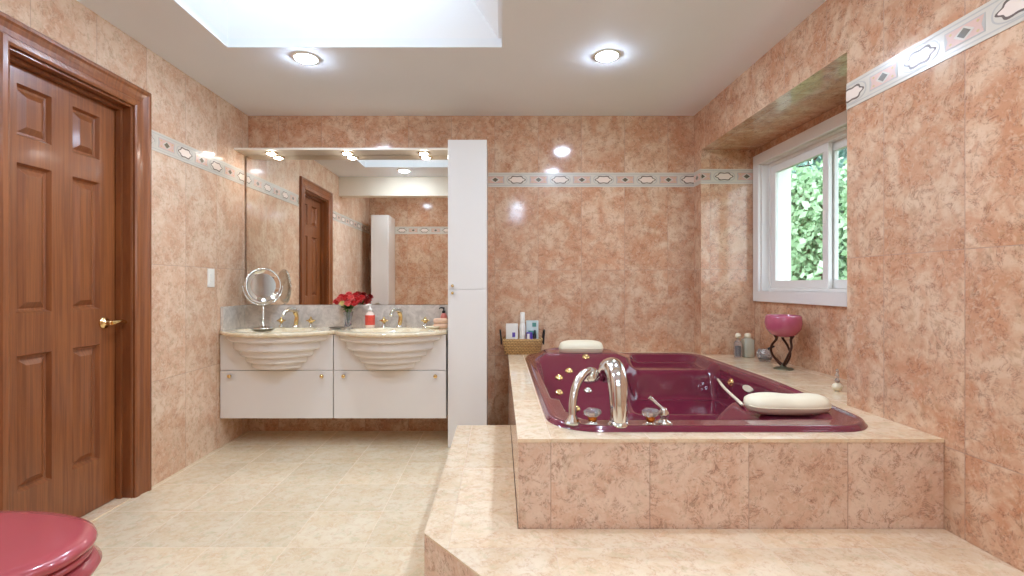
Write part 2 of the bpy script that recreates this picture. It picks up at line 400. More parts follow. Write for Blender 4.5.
b.box(XF+.002,XF+.03,DY1-.026,DY1-.012,0,DH-.012); b.box(XF+.002,XF+.03,DY0+.012,DY0+.026,0,DH-.012); b.box(XF+.002,XF+.03,DY0+.026,DY1-.026,DH-.03,DH-.012)
b.build('jamb',m_wood,door,bevel=.002)
MB().box(XL-.149,XL-.0,DY0+.012,DY1-.012,0,.006).build('threshold',m_deckT,door)
# leaf with six sunk panels
b=MB(); L0,L1,LZ0,LZ1=DY0+.013,DY1-.013,.010,DH-.014
ys=[L0,2.05,2.21,2.318,2.475,L1]; zs=[LZ0,.255,.832,1.01,1.645,1.76,1.977,LZ1]
def lq(p): b.add(p,[(0,1,2,3)])
for i in range(5):
    for j in range(7):
        y0,y1,z0_,z1_=ys[i],ys[i+1],zs[j],zs[j+1]
        if i in (1,3) and j in (1,3,5):
            prev=[(XF,y0,z0_),(XF,y1,z0_),(XF,y1,z1_),(XF,y0,z1_)]
            for ins,dp in ((.010,-.017),(.020,-.019),(.046,-.004)):
                cur=[(XF+dp,y0+ins,z0_+ins),(XF+dp,y1-ins,z0_+ins),(XF+dp,y1-ins,z1_-ins),(XF+dp,y0+ins,z1_-ins)]
                for k in range(4): lq([prev[k],prev[(k+1)%4],cur[(k+1)%4],cur[k]])
                prev=cur
            lq(prev)
        else: lq([(XF,y0,z0_),(XF,y1,z0_),(XF,y1,z1_),(XF,y0,z1_)])
xb=XF-.036
lq([(xb,L0,LZ0),(xb,L1,LZ0),(xb,L1,LZ1),(xb,L0,LZ1)]); lq([(XF,L0,LZ0),(xb,L0,LZ0),(xb,L0,LZ1),(XF,L0,LZ1)]); lq([(XF,L1,LZ0),(xb,L1,LZ0),(xb,L1,LZ1),(XF,L1,LZ1)])
lq([(XF,L0,LZ0),(XF,L1,LZ0),(xb,L1,LZ0),(xb,L0,LZ0)]); lq([(XF,L0,LZ1),(XF,L1,LZ1),(xb,L1,LZ1),(xb,L0,LZ1)])
leaf=b.build('door_leaf',m_wood,door)
b=MB(); hy,hz=2.50,.937
Mh=Matrix(((0,0,1,XF),(1,0,0,hy),(0,1,0,hz),(0,0,0,1)))   # local z -> +X, local x -> +Y
b.lathe([(.030,0),(.031,.004),(.026,.010),(.014,.013),(.011,.03),(.012,.045)],n=28,M=Mh)
b.tube([(XF+.045,hy-.005,hz),(XF+.050,hy+.02,hz+.004),(XF+.048,hy+.055,hz+.007),(XF+.046,hy+.085,hz-.002),(XF+.046,hy+.10,hz+.004)],[.011,.011,.009,.008,.006])
b.build('door_handle',m_brass,leaf,label='brass lever handle')

# ------------------------------------------------------------------ window in the niche
win=bpy.data.objects.new('window_1',None); COL.objects.link(win); win.location=(NX,(WY0+WY1)/2,1.01); win['kind']='structure'
def frame_boxes(b,x0,x1,y0,y1,z0,z1,w,wb=None):
    wb=wb or w
    b.box(x0,x1,y0,y1,z1-w,z1); b.box(x0,x1,y0,y1,z0,z0+wb); b.box(x0,x1,y0,y0+w,z0+wb,z1-w); b.box(x0,x1,y1-w,y1,z0+wb,z1-w)
b=MB(); frame_boxes(b,NX-.022,NX,2.13,3.655,1.01,2.085,.075); b.build('casing',m_win,win,bevel=.004)
b=MB(); frame_boxes(b,NX,XO,WY0,WY1,WZ0,WZ1,.012); frame_boxes(b,1.955,2.055,WY0+.012,WY1-.012,WZ0+.012,WZ1-.012,.022)
b.build('window_frame',m_win,win,bevel=.002)
ym=2.93
sa=MB(); frame_boxes(sa,1.962,1.988,ym,WY1-.034,WZ0+.034,WZ1-.034,.052); s1=sa.build('sash',m_win,win,bevel=.003)
MB().box(1.973,1.977,ym+.052,WY1-.086,WZ0+.086,WZ1-.086).build('pane',m_pane,s1)
sa=MB(); frame_boxes(sa,1.998,2.024,WY0+.034,ym+.05,WZ0+.034,WZ1-.034,.052); s2=sa.build('sash',m_win,win,bevel=.003)
MB().box(2.009,2.013,WY0+.086,ym-.002,WZ0+.086,WZ1-.086).build('pane',m_pane,s2)
MB().box(1.956,1.962,ym+.015,ym+.035,1.50,1.58).build('latch',m_white,s1,bevel=.002)

# ------------------------------------------------------------------ step platform and bath surround
plat=thing('tiled_platform','low cream marble tiled step platform with cut corner in front of the bath','platform',(.6,2,0))
out=[(-.251,1.627),(.02,1.30),(.02+.12,1.155),(XR-.002,1.155),(XR-.002,1.655),(.060,1.655),(.060,2.88),(-.251,2.88)]
MB().prism(out,0,PZ-.006).build('riser',m_deckF,plat)
MB().prism(out,PZ-.006,PZ).build('top_tile',m_deckT,plat)
# surround
TX0,TX1,TY0,TY1=.178,1.462,1.728,3.635
IN=.052
sur=thing('bath_surround','raised bath deck faced with rose marble tiles along its front','bath surround',(.78,1.655,0))
b=MB(); zt_=DZ-.012
b.box(.062,XR-.002,1.658,1.70,.001,zt_); b.box(.062,.11,1.70,YB-.002,PZ,zt_); b.build('front_panel',m_deckF,sur)
MB().box(.062,.11,1.70,YB-.002,.001,PZ).build('side_panel',m_deckF,sur)
# ------------------------------------------------------------------ bath tub : a moulded shell over its plan
GX=np.arange(TX0-.1,TX1+.1,.012); GY=np.arange(TY0-.1,TY1+.1,.012)
XX,YY=np.meshgrid(GX,GY,indexing='ij')
xb_=.262*YY
left=np.clip(.20+(YY-2.50)*.50/.92,.20,.665)
rr=np.where(YY>3.17,.572,np.where(YY>2.70,.40,.22))
slope=np.clip(.22+(XX-.72)*.39/.33,.22,.607)
rr=np.where((YY<2.27),np.maximum(rr,slope),rr)
FF=np.where(XX<xb_,left,rr)
ridge=np.exp(-((XX-xb_)/.022)**2)*np.where(YY>2.3,.05,.0)
FF=FF+ridge
def blur(A,s):
    k=np.exp(-.5*(np.arange(-8,9)*.012/s)**2); k/=k.sum()
    P_=np.pad(A,8,mode='edge'); P_=sum(k[i]*P_[i:i+A.shape[0],:] for i in range(17)); return sum(k[i]*P_[:,i:i+A.shape[1]] for i in range(17))
FF=blur(FF,.022)
def feat(x,y):
    i=(x-GX[0])/.012; j=(y-GY[0])/.012; i=min(max(i,0),len(GX)-2.001); j=min(max(j,0),len(GY)-2.001)
    a,b_=int(i),int(j); fa,fb=i-a,j-b_
    return (FF[a,b_]*(1-fa)+FF[a+1,b_]*fa)*(1-fb)+(FF[a,b_+1]*(1-fa)+FF[a+1,b_+1]*fa)*fb
def ss(a,b_,x):
    t_=min(max((x-a)/(b_-a),0),1); return t_*t_*(3-2*t_)
TCX,TCY=(TX0+TX1)/2,(TY0+TY1)/2; CR=.18
def sd(x,y):
    x=x+.075*ss(2.7,1.75,y)*ss(.9,1.35,x)
    qx=abs(x-TCX)-(TX1-TX0)/2+CR; qy=abs(y-TCY)-(TY1-TY0)/2+CR
    return -(math.hypot(max(qx,0),max(qy,0))+min(max(qx,qy),0)-CR)
def tub_z(x,y):
    d=sd(x,y)
    hump=ss(2.95,3.45,y)*ss(.18,.42,x)*(1-ss(.66,.97,x))
    rim=.624+.070*hump*ss(.0,.10,d)
    wb=.085 if y<2.2 else .05
    if y<1.95 : wb=.11
    f=feat(x,y)
    w_=ss(wb,wb+(.10 if y<1.95 else .055),d)
    z=rim*(1-w_)+f*w_
    if z>rim: z=rim
    z-= .013*(1-ss(0,.012,d))
    z+= .006*math.exp(-((d-.022)/.012)**2)
    return z
nA=260
outl=[]
for k in range(nA):
    a=2*PI*k/nA
    # walk from the centre to the outline
    lo,hi=0,2
    dx,dy=math.cos(a)*.66,math.sin(a)
    for _ in range(40):
        m_=(lo+hi)/2
        if sd(TCX+dx*m_,TCY+dy*m_)>0: lo=m_
        else: hi=m_
    outl.append((TCX+dx*lo,TCY+dy*lo))
ts=[1,.997,.993,.988,.982,.975,.967,.958,.948]+list(np.linspace(.938,.02,84))
rings=[]
for t_ in ts:
    rings.append([(TCX+(x-TCX)*t_,TCY+(y-TCY)*t_,tub_z(TCX+(x-TCX)*t_,TCY+(y-TCY)*t_)) for x,y in outl])
# the ledge around the tub, its opening cut along the tub outline
LX0,LX1,LY0,LY1=.060,XR-.002,1.655,YB-.002
inner=[(TCX+(x-TCX)*.965,TCY+(y-TCY)*.965) for x,y in outl]; outer=[]
for x,y in outl:
    dx,dy=x-TCX,y-TCY; t_=min([( (LX1 if dx>0 else LX0)-TCX)/dx if abs(dx)>1e-6 else 9,((LY1 if dy>0 else LY0)-TCY)/dy if abs(dy)>1e-6 else 9])
    outer.append((TCX+dx*t_,TCY+dy*t_))
for c_ in ((LX0,LY0),(LX1,LY0),(LX1,LY1),(LX0,LY1)):
    k=min(range(nA),key=lambda q:math.hypot(outer[q][0]-c_[0],outer[q][1]-c_[1])); outer[k]=c_
b=MB(); za,zb_=DZ-.012,DZ
b.loft([[(x,y,za) for x,y in outer],[(x,y,zb_) for x,y in outer],[(x,y,zb_) for x,y in inner],[(x,y,za) for x,y in inner],[(x,y,za) for x,y in outer]],False,False,False)
b.box(XR-.002,NX-.002,NY0+.002,NY1-.002,za,zb_)
b.build('ledge',m_deckT,sur)
tub=thing('bath_tub','burgundy two-person whirlpool bath set into the marble deck','bath tub',(TCX,TCY,.2))
b=MB(); b.loft(rings,False,True,True)
b.build('shell',m_burg,tub)
def hit(px,py,ya=1.8,yb=3.7):
    y=ya
    while y<yb:
        x=(px-500)/F*y; z=EYE+(285-py)/F*y
        if TX0+.02<x<TX1-.02 and z<=tub_z(x,y): break
        y+=.004
    e=.01; n=Vector(((tub_z(x-e,y)-tub_z(x+e,y))/(2*e),(tub_z(x,y-e)-tub_z(x,y+e))/(2*e),1)).normalized()
    return Vector((x,y,tub_z(x,y))),n
for px,py in ((559,378),(569,371),(601,378),(588,391),(559,393),(576,409),(586,357),(731,384)):
    p,n=hit(px,py); b=MB()
    b.lathe([(.0008,.006),(.008,.006),(.010,.012),(.016,.012),(.022,.006),(.027,0),(.027,-.006)][::-1],n=20,M=frame_to(p,n,(0,1,0) if abs(n.z)>.9 else (0,0,1)))
    b.build('jet',m_brass if px!=588 else m_chrome,tub)
# grab bar and strap plate on the right inner side
p1,_=hit(719,380); p2,_=hit(742,405)
mid=(p1+p2)/2+Vector((-.03,-.03,.02))
b=MB(); b.tube([p1+Vector((0,0,-.005)),p1+Vector((-.012,-.015,.004)),mid+Vector((-.004,0,-.004)),p2+Vector((-.01,-.005,.01)),p2],[.006,.007,.0075,.007,.006],n=10); b.build('grab_bar',m_cream,tub,label='cream curved grab bar')
p,n=hit(748,391); Mp=frame_to(p,n,(0,0,1))
b=MB(); b.prism([(.05*math.cos(2*PI*k/24)*(1),.018*math.sin(2*PI*k/24)) for k in range(24)],-.004,.006,M=Mp); b.build('strap_plate',m_cream,tub,bevel=.002,label='cream oval strap plate')

# bath fittings on the front rim
def tz(x,y): return tub_z(x,y)
sp=thing('bath_spout','big arched chrome bath spout standing on the front rim','faucet',(.43,1.775,tz(.43,1.775)))
x0,y0_=.43,1.775; zb=tz(x0,y0_)-.003
b=MB(); b.lathe([(.040,0),(.041,.006),(.034,.012),(.031,.02)],(x0,y0_,zb),32); b.build('base',m_chrome,sp)
b=MB(); b.tube([(x0,y0_,zb+.01),(x0,y0_,zb+.09),(x0,y0_+.018,zb+.155),(x0-.003,y0_+.062,zb+.195),(x0-.008,y0_+.125,zb+.185),(x0-.012,y0_+.165,zb+.150)],[.032,.033,.036,.038,.037,.034],n=24,steps=8); b.build('spout',m_chrome,sp)
hs=thing('hand_shower','curved chrome hand shower at the left end of the bath rim','hand shower',(.265,1.785,tz(.265,1.785)))
x0,y0_=.265,1.785; zb=tz(x0,y0_)-.003
b=MB(); b.lathe([(.030,0),(.030,.004),(.024,.010),(.018,.022),(.012,.034)],(x0,y0_,zb),12,smooth=False); b.build('base',m_chrome,hs)
b=MB(); b.tube([(x0,y0_,zb+.02),(x0+.003,y0_+.01,zb+.075),(x0+.018,y0_+.03,zb+.13),(x0+.045,y0_+.05,zb+.165),(x0+.075,y0_+.075,zb+.175)],[.014,.015,.016,.017,.016],n=16); b.build('handle',m_chrome,hs)
b=MB(); hd=(x0+.082,y0_+.085,zb+.158); b.lathe([(.012,.030),(.028,.018),(.035,.0),(.034,-.014),(.029,-.017)],n=24,M=T(*hd)@Matrix.Rotation(-.35,4,'Y')@Matrix.Rotation(.3,4,'X')); b.build('spray_head',m_chrome,hs)
def crystal_knob(loc,label):
    k=thing('bath_valve_knob',label,'tap knob',loc,'crystal valve knobs on the bath rim'); x,y,z=loc
    b=MB(); b.lathe([(.029,0),(.029,.003),(.022,.007),(.014,.01),(.014,.014)],(x,y,z),24); b.build('base',m_chrome,k)
    b=MB(); b.lathe([(.012,.013),(.016,.018),(.017,.034),(.013,.038)],(x,y,z),18); b.build('stem',m_amber,k,label='amber gold stem')
    n=48; prof=[(.012,.032),(.022,.036),(.0285,.045),(.028,.053),(.020,.060),(.004,.063)]
    rings=[[(x+r*(1+.13*math.cos(6*2*PI*q/n))*math.cos(2*PI*q/n),y+r*(1+.13*math.cos(6*2*PI*q/n))*math.sin(2*PI*q/n),z+h) for q in range(n)] for r,h in prof]
    b=MB(); b.loft(rings); b.build('crystal_knob',m_glass,k,label='clear fluted crystal')
    return k
k1=crystal_knob((.335,1.775,tz(.335,1.775)-.003),'crystal knob between hand shower and arched spout')
copy_thing(k1,(.545,1.775,tz(.545,1.775)-.003),'crystal knob just right of the arched spout, beside the lever')
dv=thing('diverter_lever','small chrome diverter lever right of both crystal knobs','tap lever',(.603,1.805,tz(.603,1.805)-.003)); x,y,z=dv.location
b=MB(); b.lathe([(.030,0),(.031,.004),(.022,.009),(.013,.014),(.013,.022),(.018,.026),(.019,.040),(.012,.05),(.010,.056)],(x,y,z),24); b.build('body',m_chrome,dv)
b=MB(); b.tube([(x,y,z+.05),(x-.02,y+.006,z+.066),(x-.048,y+.014,z+.092)],[.006,.006,.008],n=12); b.build('lever',m_chrome,dv)

# bath pillows
def pillow(name,label,c,r,dip,rz,tilt=0):
    t_=thing(name,label,'bath pillow',(c[0],c[1],c[2]-r[2]))
    def fn(p):
        u=p.x/r[0]
        # full ends, squarish section, a neck dip
        q=Vector((p.x,p.y,p.z)); 
        s_=(1-abs(u)**4)**.25 if abs(u)<1 else 0
        base=math.sqrt(max(1-u*u,1e-6)); f=s_/base
        q.y*=f; q.z*=f
        if q.z>0: q.z*=1-dip*math.exp(-((u-.1)/.35)**2)
        return Vector((q.x,q.y,q.z))
    b=MB(); M_=T(*c)@Matrix.Rotation(rz,4,'Z')@Matrix.Rotation(tilt,4,'X')
    b.ball((0,0,0),r,n=32,m=22,M=M_@Matrix.Rotation(PI/2,4,'Y')@Matrix.Identity(4),fn=None) if False else None
    # rings along x so the ends round off
    rings=[]; 
    for i in range(25):
        u=-1+2*i/24; u=max(min(u,.9995),-.9995)
        s_=(1-abs(u)**3.2)**(1/3.2)
        ring=[]
        for k in range(28):
            a=2*PI*k/28; zz=math.sin(a)*r[2]*s_; yy=math.cos(a)*r[1]*s_
            if zz>0: zz*=1-dip*math.exp(-((u-.15)/.4)**2)
            ring.append((u*r[0],yy,zz))
        rings.append(ring)
    b.loft(rings,M=M_); b.build('cushion',m_cream,t_)
    b=MB(); rr_=[]
    pts=[(r[0]*u,-r[1]*((1-abs(u)**3.2)**(1/3.2))*1.0,0) for u in [-.98+1.96*i/20 for i in range(21)]]
    b.tube([tuple(M_@Vector(p)) for p in pts],.0025,n=6,steps=2); b.build('piping',m_cream,t_)
    return t_
zc=max(tub_z(x_,y_) for x_ in (.45,.57,.69) for y_ in (3.36,3.44))
pillow('bath_pillow','small cream bath pillow on the rear headrest near the basket',(.565,3.42,zc+.026),(.155,.064,.056),.0,0)
zr=max(tub_z(x_,y_) for x_ in (1.05,1.17,1.3) for y_ in (2.0,2.1))
pillow('bath_pillow','large cream neck pillow at the front right corner of the bath',(1.160,1.985,max(zr+.030,.640)),(.166,.066,.044),.2,-.03,.1)

# ------------------------------------------------------------------ vanity
VX0,VX1,VXM=XL+.004,-.372,-1.157; VY=3.42; CZ=.815
def vanity(x0,x1,label):
    xc=(x0+x1)/2; w=(x1-x0)/2
    v=thing('vanity_cabinet',label,'bathroom cabinet',(xc,VY,.202),'twin floating vanity cabinets')
    MB().box(x0+.002,x1-.002,VY,YB-.002,.202,.70).build('body',m_lacq,v,bevel=.002)
    MB().box(x0+.003,x1-.003,VY-.018,VY,.540,.786).build('upper_panel',m_lacq,v,bevel=.002)
    d=MB().box(x0+.003,x1-.003,VY-.018,VY,.204,.536).build('door',m_lacq,v,bevel=.002)
    for s_ in (-1,1):
        kx=xc+s_*(w-.075); b=MB(); b.lathe([(.006,0),(.006,.010),(.013,.016),(.014,.022),(.009,.027),(.002,.028)],n=20,M=frame_to((kx,VY-.018,.500),(0,-1,0))); b.build('knob',m_brass,d,label='small round brass knob')
    # stepped half-round apron
    b=MB()
    for hw,bul,za,zb_ in ((.352,.235,.746,.789),(.303,.205,.684,.746),(.258,.175,.640,.684),(.216,.145,.597,.640),(.175,.115,.558,.597)):
        n=30; o=[(xc+hw*u,VY-.018-(bul-.018)*max(1-u*u,0)**.82) for u in [math.cos(PI*i/n) for i in range(n+1)]]
        o2=[(xc+(p[0]-xc)*.955,VY-.018+(p[1]-VY+.018)*.94) for p in o]
        rr2=[[(x,y,za) for x,y in o2],[(x*.3+o[i][0]*.7,y*.3+o[i][1]*.7,za+.006) for i,(x,y) in enumerate(o2)],[(x,y,za+.016) for x,y in o],[(x,y,zb_) for x,y in o]]
        b.loft(rr2,True,True,False)
    b.build('stepped_apron',m_lacq,v)
    return v
vanity(VX0,VXM,'white floating vanity cabinet with stepped apron, touching the left wall')
vanity(VXM,VX1,'white floating vanity cabinet with stepped apron, next to the tall cabinet')
# countertop with two sunk basins
ct=thing('vanity_countertop','cream stone countertop with two bowed basins over the cabinets','countertop',((VX0+VX1)/2,3.6,.787))
def yfront(x):
    best=VY-.022
    for x0,x1 in ((VX0,VXM),(VXM,VX1)):
        xc=(x0+x1)/2; w=(x1-x0)/2-.008; u=(x-xc)/w
        if abs(u)<1: best=min(best,VY-.022-.235*(1-u*u)**.8)
    return best
def ctz(x,y):
    z=CZ
    for xc in ((VX0+VXM)/2,(VXM+VX1)/2):
        q=math.hypot((x-xc)/.275,(y-3.40)/.17)
        z-=.11*(1-ss(.55,1.0,q)); z+=.005*math.exp(-((q-1.06)/.05)**2)
    return z
nx,ny=150,40; YBK=YB-.003
rows=[]
for i in range(nx+1):
    x=VX0+(VX1-VX0)*i/nx; yf=yfront(x); col=[(x,yf+.004,.789),(x,yf-.0,.793),(x,yf-.002,.806),(x,yf+.001,.812)]
    for j in range(ny+1):
        y=yf+.006+(YBK-yf-.006)*j/ny; col.append((x,y,ctz(x,y)))
    col.append((x,YBK,.789)); rows.append(col)
b=MB(); b.loft(rows,True,True,True,closed=True)
ctop=b.build('worktop',m_onyx,ct)
for xc in ((VX0+VXM)/2,(VXM+VX1)/2):
    b=MB(); b.lathe([(.024,0),(.022,.003),(.010,.002),(.002,.0035)],(xc,3.42,CZ-.11),20); b.build('drain',m_chrome,ct)
b=MB(); b.box(VX0,VX1,YB-.095,YB-.003,CZ-.002,.978); b.box(VX0,VX0+.02,VY-.01,YB-.095,CZ-.002,.978); b.build('backsplash',m_gran,ct,bevel=.002,label='mottled grey granite backsplash')

# wall mirror cabinet, shelf with lamps
YM=3.735
wm=thing('wall_mirror','large frameless wall mirror above the twin basins','mirror',(-1.15,YM,.98))
MB().box(XL+.018,-.372,YM+.006,YB-.001,.980,2.118).build('backing',m_shelf,wm)
MB().box(XL+.018,-.372,YM,YM+.005,.981,2.117).build('mirror_glass',m_mirror,wm)
sh=thing('light_shelf','thin cream lighting shelf above the wall mirror','shelf',(-1.15,3.6,2.12))
MB().box(XL+.001,-.372,3.59,YB-.001,2.120,2.136).build('board',m_shelf,sh,bevel=.002)
E_DOWN,E_PUCK=250,150
m_lamp=emit('lamp lens warm',(.76,.95,1.21,1),E_DOWN); m_puck=emit('puck lens warm',(1,.93,.86,1),E_PUCK)
names=['leftmost round lamp under the shelf over the mirror','middle round lamp under the shelf over the mirror','right round lamp under the shelf, nearest the tall cabinet']
first=None
for (x,lb) in zip((-1.715,-1.145,-.572),names):
    if first is None:
        first=thing('shelf_downlight',lb,'lamp',(x,3.675,2.12),'round lamps under the mirror shelf')
        b=MB(); b.lathe([(.030,-.007),(.041,-.006),(.043,0),(.043,-.0005)],(x,3.675,2.12),28); b.build('trim_ring',m_brass,first)
        b=MB(); b.lathe([(.001,-.016),(.022,-.014),(.032,-.0075)],(x,3.675,2.12),24); b.build('lens',m_puck,first)
    else: copy_thing(first,(x,3.675,2.12),lb)
# recessed ceiling lamps; those behind the header are unseen, added as fill light
first=None
DL=[(-1.12,2.83,'recessed ceiling lamp between the skylight and the vanity wall'),(.61,2.80,'recessed ceiling lamp above the burgundy bath'),
    (-1.10,1.85,'recessed ceiling lamp seen in the mirror, behind the skylight'),(.61,1.85,'recessed ceiling lamp over the step platform, out of frame'),
    (-1.2,.95,'added recessed fill lamp over the toilet behind the header'),(.61,.8,'added recessed fill lamp behind the header on the bath side'),
    (.3,-.6,'added recessed fill lamp just behind the camera side of the room'),(.3,-1.7,'added recessed fill lamp nearest the rear wall, bath side'),
    (-.9,-.6,'added recessed fill lamp behind the alcove wall'),(-.9,-1.7,'added recessed fill lamp in the far rear corner behind the alcove wall')]
for x,y,lb in DL:
    if first is None:
        first=thing('recessed_downlight',lb,'lamp',(x,y,H),'recessed ceiling lamps')
        b=MB(); b.lathe([(.060,-.004),(.072,-.005),(.078,-.001),(.078,0)],(x,y,H),32); b.build('trim_ring',m_white,first)
        b=MB(); b.lathe([(.001,-.020),(.03,-.017),(.050,-.011),(.060,-.0045)],(x,y,H),28); b.build('lens',m_lamp,first)
    else: copy_thing(first,(x,y,H),lb)

# tall cabinets
def tall(x0,x1,y0,y1,z1,label,knobs=True):
    t_=thing('tall_cabinet',label,'bathroom cabinet',((x0+x1)/2,(y0+y1)/2,0))
    MB().box(x0,x1,y0,y1,0,z1).build('body',m_lacq,t_,bevel=.002)
    return t_
tc=tall(-.361,-.092,3.412,YB-.002,2.136,'tall narrow white cabinet standing right of the vanity mirror')
d=MB().box(-.361,-.092,3.392,3.410,1.1005,2.136).build('door',m_lacq,tc,bevel=.002)
d2=MB().box(-.361,-.092,3.392,3.410,.004,1.099).build('door',m_lacq,tc,bevel=.002)
for z,dd in ((1.125,d),(1.075,d)):
    b=MB(); b.lathe([(.005,0),(.005,.008),(.010,.013),(.010,.018),(.002,.022)],n=16,M=frame_to((-.328,3.392,z),(0,-1,0))); b.build('knob',m_brass,dd,label='tiny brass knob')
tc2=thing('tall_cabinet','tall white cabinet in the rear corner, seen only in the wall mirror','bathroom cabinet',(-1.68,.4,0))
MB().box(-1.80,-1.56,.18,.62,0,2.11).build('body',m_lacq,tc2,bevel=.003)
MB().box(-1.798,-1.562,.622,.638,.01,2.105).build('door',m_lacq,tc2,bevel=.002)

# switch plate
sw=thing('light_switch','ivory light switch plate on the left wall near the vanity','switch',(XL,3.30,1.18))
MB().box(XL,XL+.007,3.262,3.338,1.115,1.24).build('plate',m_white,sw,bevel=.003)
MB().box(XL+.007,XL+.012,3.287,3.313,1.15,1.205).build('rocker',m_white,sw,bevel=.002)

# ------------------------------------------------------------------ basin taps
def basin_tap(xc,label,lab2):
    t_=thing('basin_faucet',label,'faucet',(xc,3.63,CZ),'chrome and brass basin faucets'); x,y,z=xc,3.63,CZ
    b=MB(); b.lathe([(.026,0),(.027,.005),(.020,.012),(.016,.02)],(x,y,z),24); b.build('base',m_chrome,t_)
    b=MB(); b.tube([(x,y,z+.015),(x+.006,y,z+.05),(x+.008,y,z+.085),(x,y-.01,z+.115)],[.014,.016,.014,.017],n=16); b.build('body',m_brass,t_,label='gold toned curved body')
    b=MB(); b.tube([(x+.012,y+.012,z+.118),(x,y-.015,z+.130),(x-.018,y-.06,z+.135),(x-.032,y-.10,z+.120),(x-.036,y-.125,z+.095)],[.015,.018,.016,.013,.011],n=16); b.build('spout',m_chrome,t_)
    return t_
def basin_handle(loc,label):
    t_=thing('basin_tap_handle',label,'tap',loc,'brass topped basin tap handles'); x,y,z=loc
    b=MB(); b.lathe([(.024,0),(.025,.005),(.017,.012),(.011,.02),(.010,.034)],(x,y,z),22); b.build('base',m_chrome,t_)
    b=MB(); b.lathe([(.010,.034),(.019,.042),(.021,.052),(.016,.062),(.008,.067),(.006,.076),(.002,.080)],(x,y,z),22); b.tube([(x-.032,y,z+.05),(x,y,z+.052),(x+.032,y,z+.05)],[.005,.006,.005],n=10); b.build('knob',m_brass,t_,label='polished brass knob')
    return t_
f1=basin_tap(-1.515,'chrome and brass faucet on the left basin','')
copy_thing(f1,(-.745,3.63,CZ),'chrome and brass faucet on the right basin')
h1=basin_handle((-1.625,3.64,CZ),'tap handle between the magnifying mirror and the left faucet')
copy_thing(h1,(-1.405,3.64,CZ),'tap handle right of the left basin faucet')
copy_thing(h1,(-.862,3.64,CZ),'tap handle between the soap bottle and the right faucet')
copy_thing(h1,(-.555,3.64,CZ),'tap handle right of the right basin faucet')

# magnifying mirror
mg=thing('magnifying_mirror','round chrome magnifying mirror on a stand at the left end of the countertop','mirror',(-1.722,3.56,CZ))
x,y=-1.722,3.56
b=MB(); b.lathe([(.088,0),(.089,.004),(.07,.010),(.02,.018),(.011,.03),(.009,.06)],(x,y,CZ),36); b.lathe([(.009,.06),(.013,.066),(.009,.072),(.007,.165)],(x,y,CZ),16); b.build('stand',m_chrome,mg)
cz=1.125; nrm=Vector((.731,-.682,.04)).normalized(); Mm=frame_to((x,y,cz),nrm)
b=MB()
arc=[(x,y,cz-.150)]; 
pts=[Mm@Vector((.140*math.cos(a),.140*math.sin(a),0)) for a in [PI+PI*i/16 for i in range(17)]]
b.tube(pts,.005,n=10,steps=2); b.build('yoke',m_chrome,mg)
b=MB(); b.torus((0,0,0),.120,.012,M=Mm); b.lathe([(.108,-.012),(.119,-.012),(.119,.006),(.112,.006)],n=48,M=Mm); b.build('ring',m_chrome,mg)
rings=[[(r*math.cos(2*PI*k/48),r*math.sin(2*PI*k/48),.002-.0165*(1-(r/.112)**2)) for k in range(48)] for r in (.113,.1,.085,.065,.045,.025,.006)]
b=MB(); b.loft(rings,False,True,True,M=Mm@T(0,0,.010)); b.build('mirror_glass',m_mirror,mg)

# flowers
fv=thing('flower_vase','small glass vase of red and coral flowers between the two basins','vase of flowers',(-1.115,3.60,CZ))
x,y=-1.115,3.60
b=MB(); b.lathe([(.028,0),(.032,.004),(.024,.03),(.026,.07),(.036,.115),(.038,.118),(.034,.115),(.022,.06),(.018,.02),(.004,.012)],(x,y,CZ),28); b.build('vase',m_glass,fv)
b=MB()
for i in range(9):
    a=i*2.4; r_=.05*math.sqrt((i+.5)/9); b.tube([(x+.006*math.cos(a),y+.006*math.sin(a),CZ+.02),(x+.012*math.cos(a),y+.012*math.sin(a),CZ+.10),(x+r_*math.cos(a),y+r_*math.sin(a),CZ+.19)],.0028,n=6,steps=4)
b.build('stems',m_green,fv)
b=MB()
for i in range(26):
    a=random.random()*6.28; el=random.uniform(-.3,.7); L=random.uniform(.045,.07); d=Vector((math.cos(a)*math.cos(el),math.sin(a)*math.cos(el),math.sin(el))); s_=d.cross(Vector((0,0,1))).normalized()*.014; c0=Vector((x,y,CZ+.145))
    b.add([c0,c0+d*L*.5+s_,c0+d*L,c0+d*L*.5-s_,c0+d*L*.5+Vector((0,0,.005))],[(0,1,4),(1,2,4),(2,3,4),(3,0,4)],True)
b.build('leaves',m_green,fv)
def bloom(c,r,n=22):
    b=MB(); b.ball(c,(r*.55,r*.55,r*.5),10,8)
    for i in range(n):
        ph=i*2.39996; lay=i/n; el=.95*PI/2*(1-lay)-.15
        d=Vector((math.cos(ph)*math.cos(el),math.sin(ph)*math.cos(el),math.sin(el))); s_=d.cross(Vector((0,0,1)));
        s_=s_.normalized()*r*.38 if s_.length>1e-3 else Vector((r*.38,0,0)); u_=s_.cross(d).normalized()*r*.12
        C=Vector(c)
        b.add([C+d*r*.3,C+d*r*.75+s_-u_,C+d*r*1.02+s_*.5,C+d*r*1.02-s_*.5,C+d*r*.75-s_-u_,C+d*r*.8+u_],[(0,1,5),(1,2,5),(2,3,5),(3,4,5),(4,0,5)],True)
    return b
fl=[(-.085,0,.195,.03,m_red),(-.05,-.03,.215,.032,m_pinkp),(-.01,-.04,.225,.032,m_red),(.03,-.035,.22,.034,m_pinkp),(.07,-.01,.205,.033,m_red),(.095,.02,.225,.028,m_red),(-.06,.035,.23,.03,m_red),(0,.02,.245,.032,m_pinkp),(.045,.03,.24,.03,m_red),(-.03,-.045,.185,.024,m_yell),(.015,-.055,.185,.03,m_pinkp),(.055,-.04,.185,.028,m_red)]
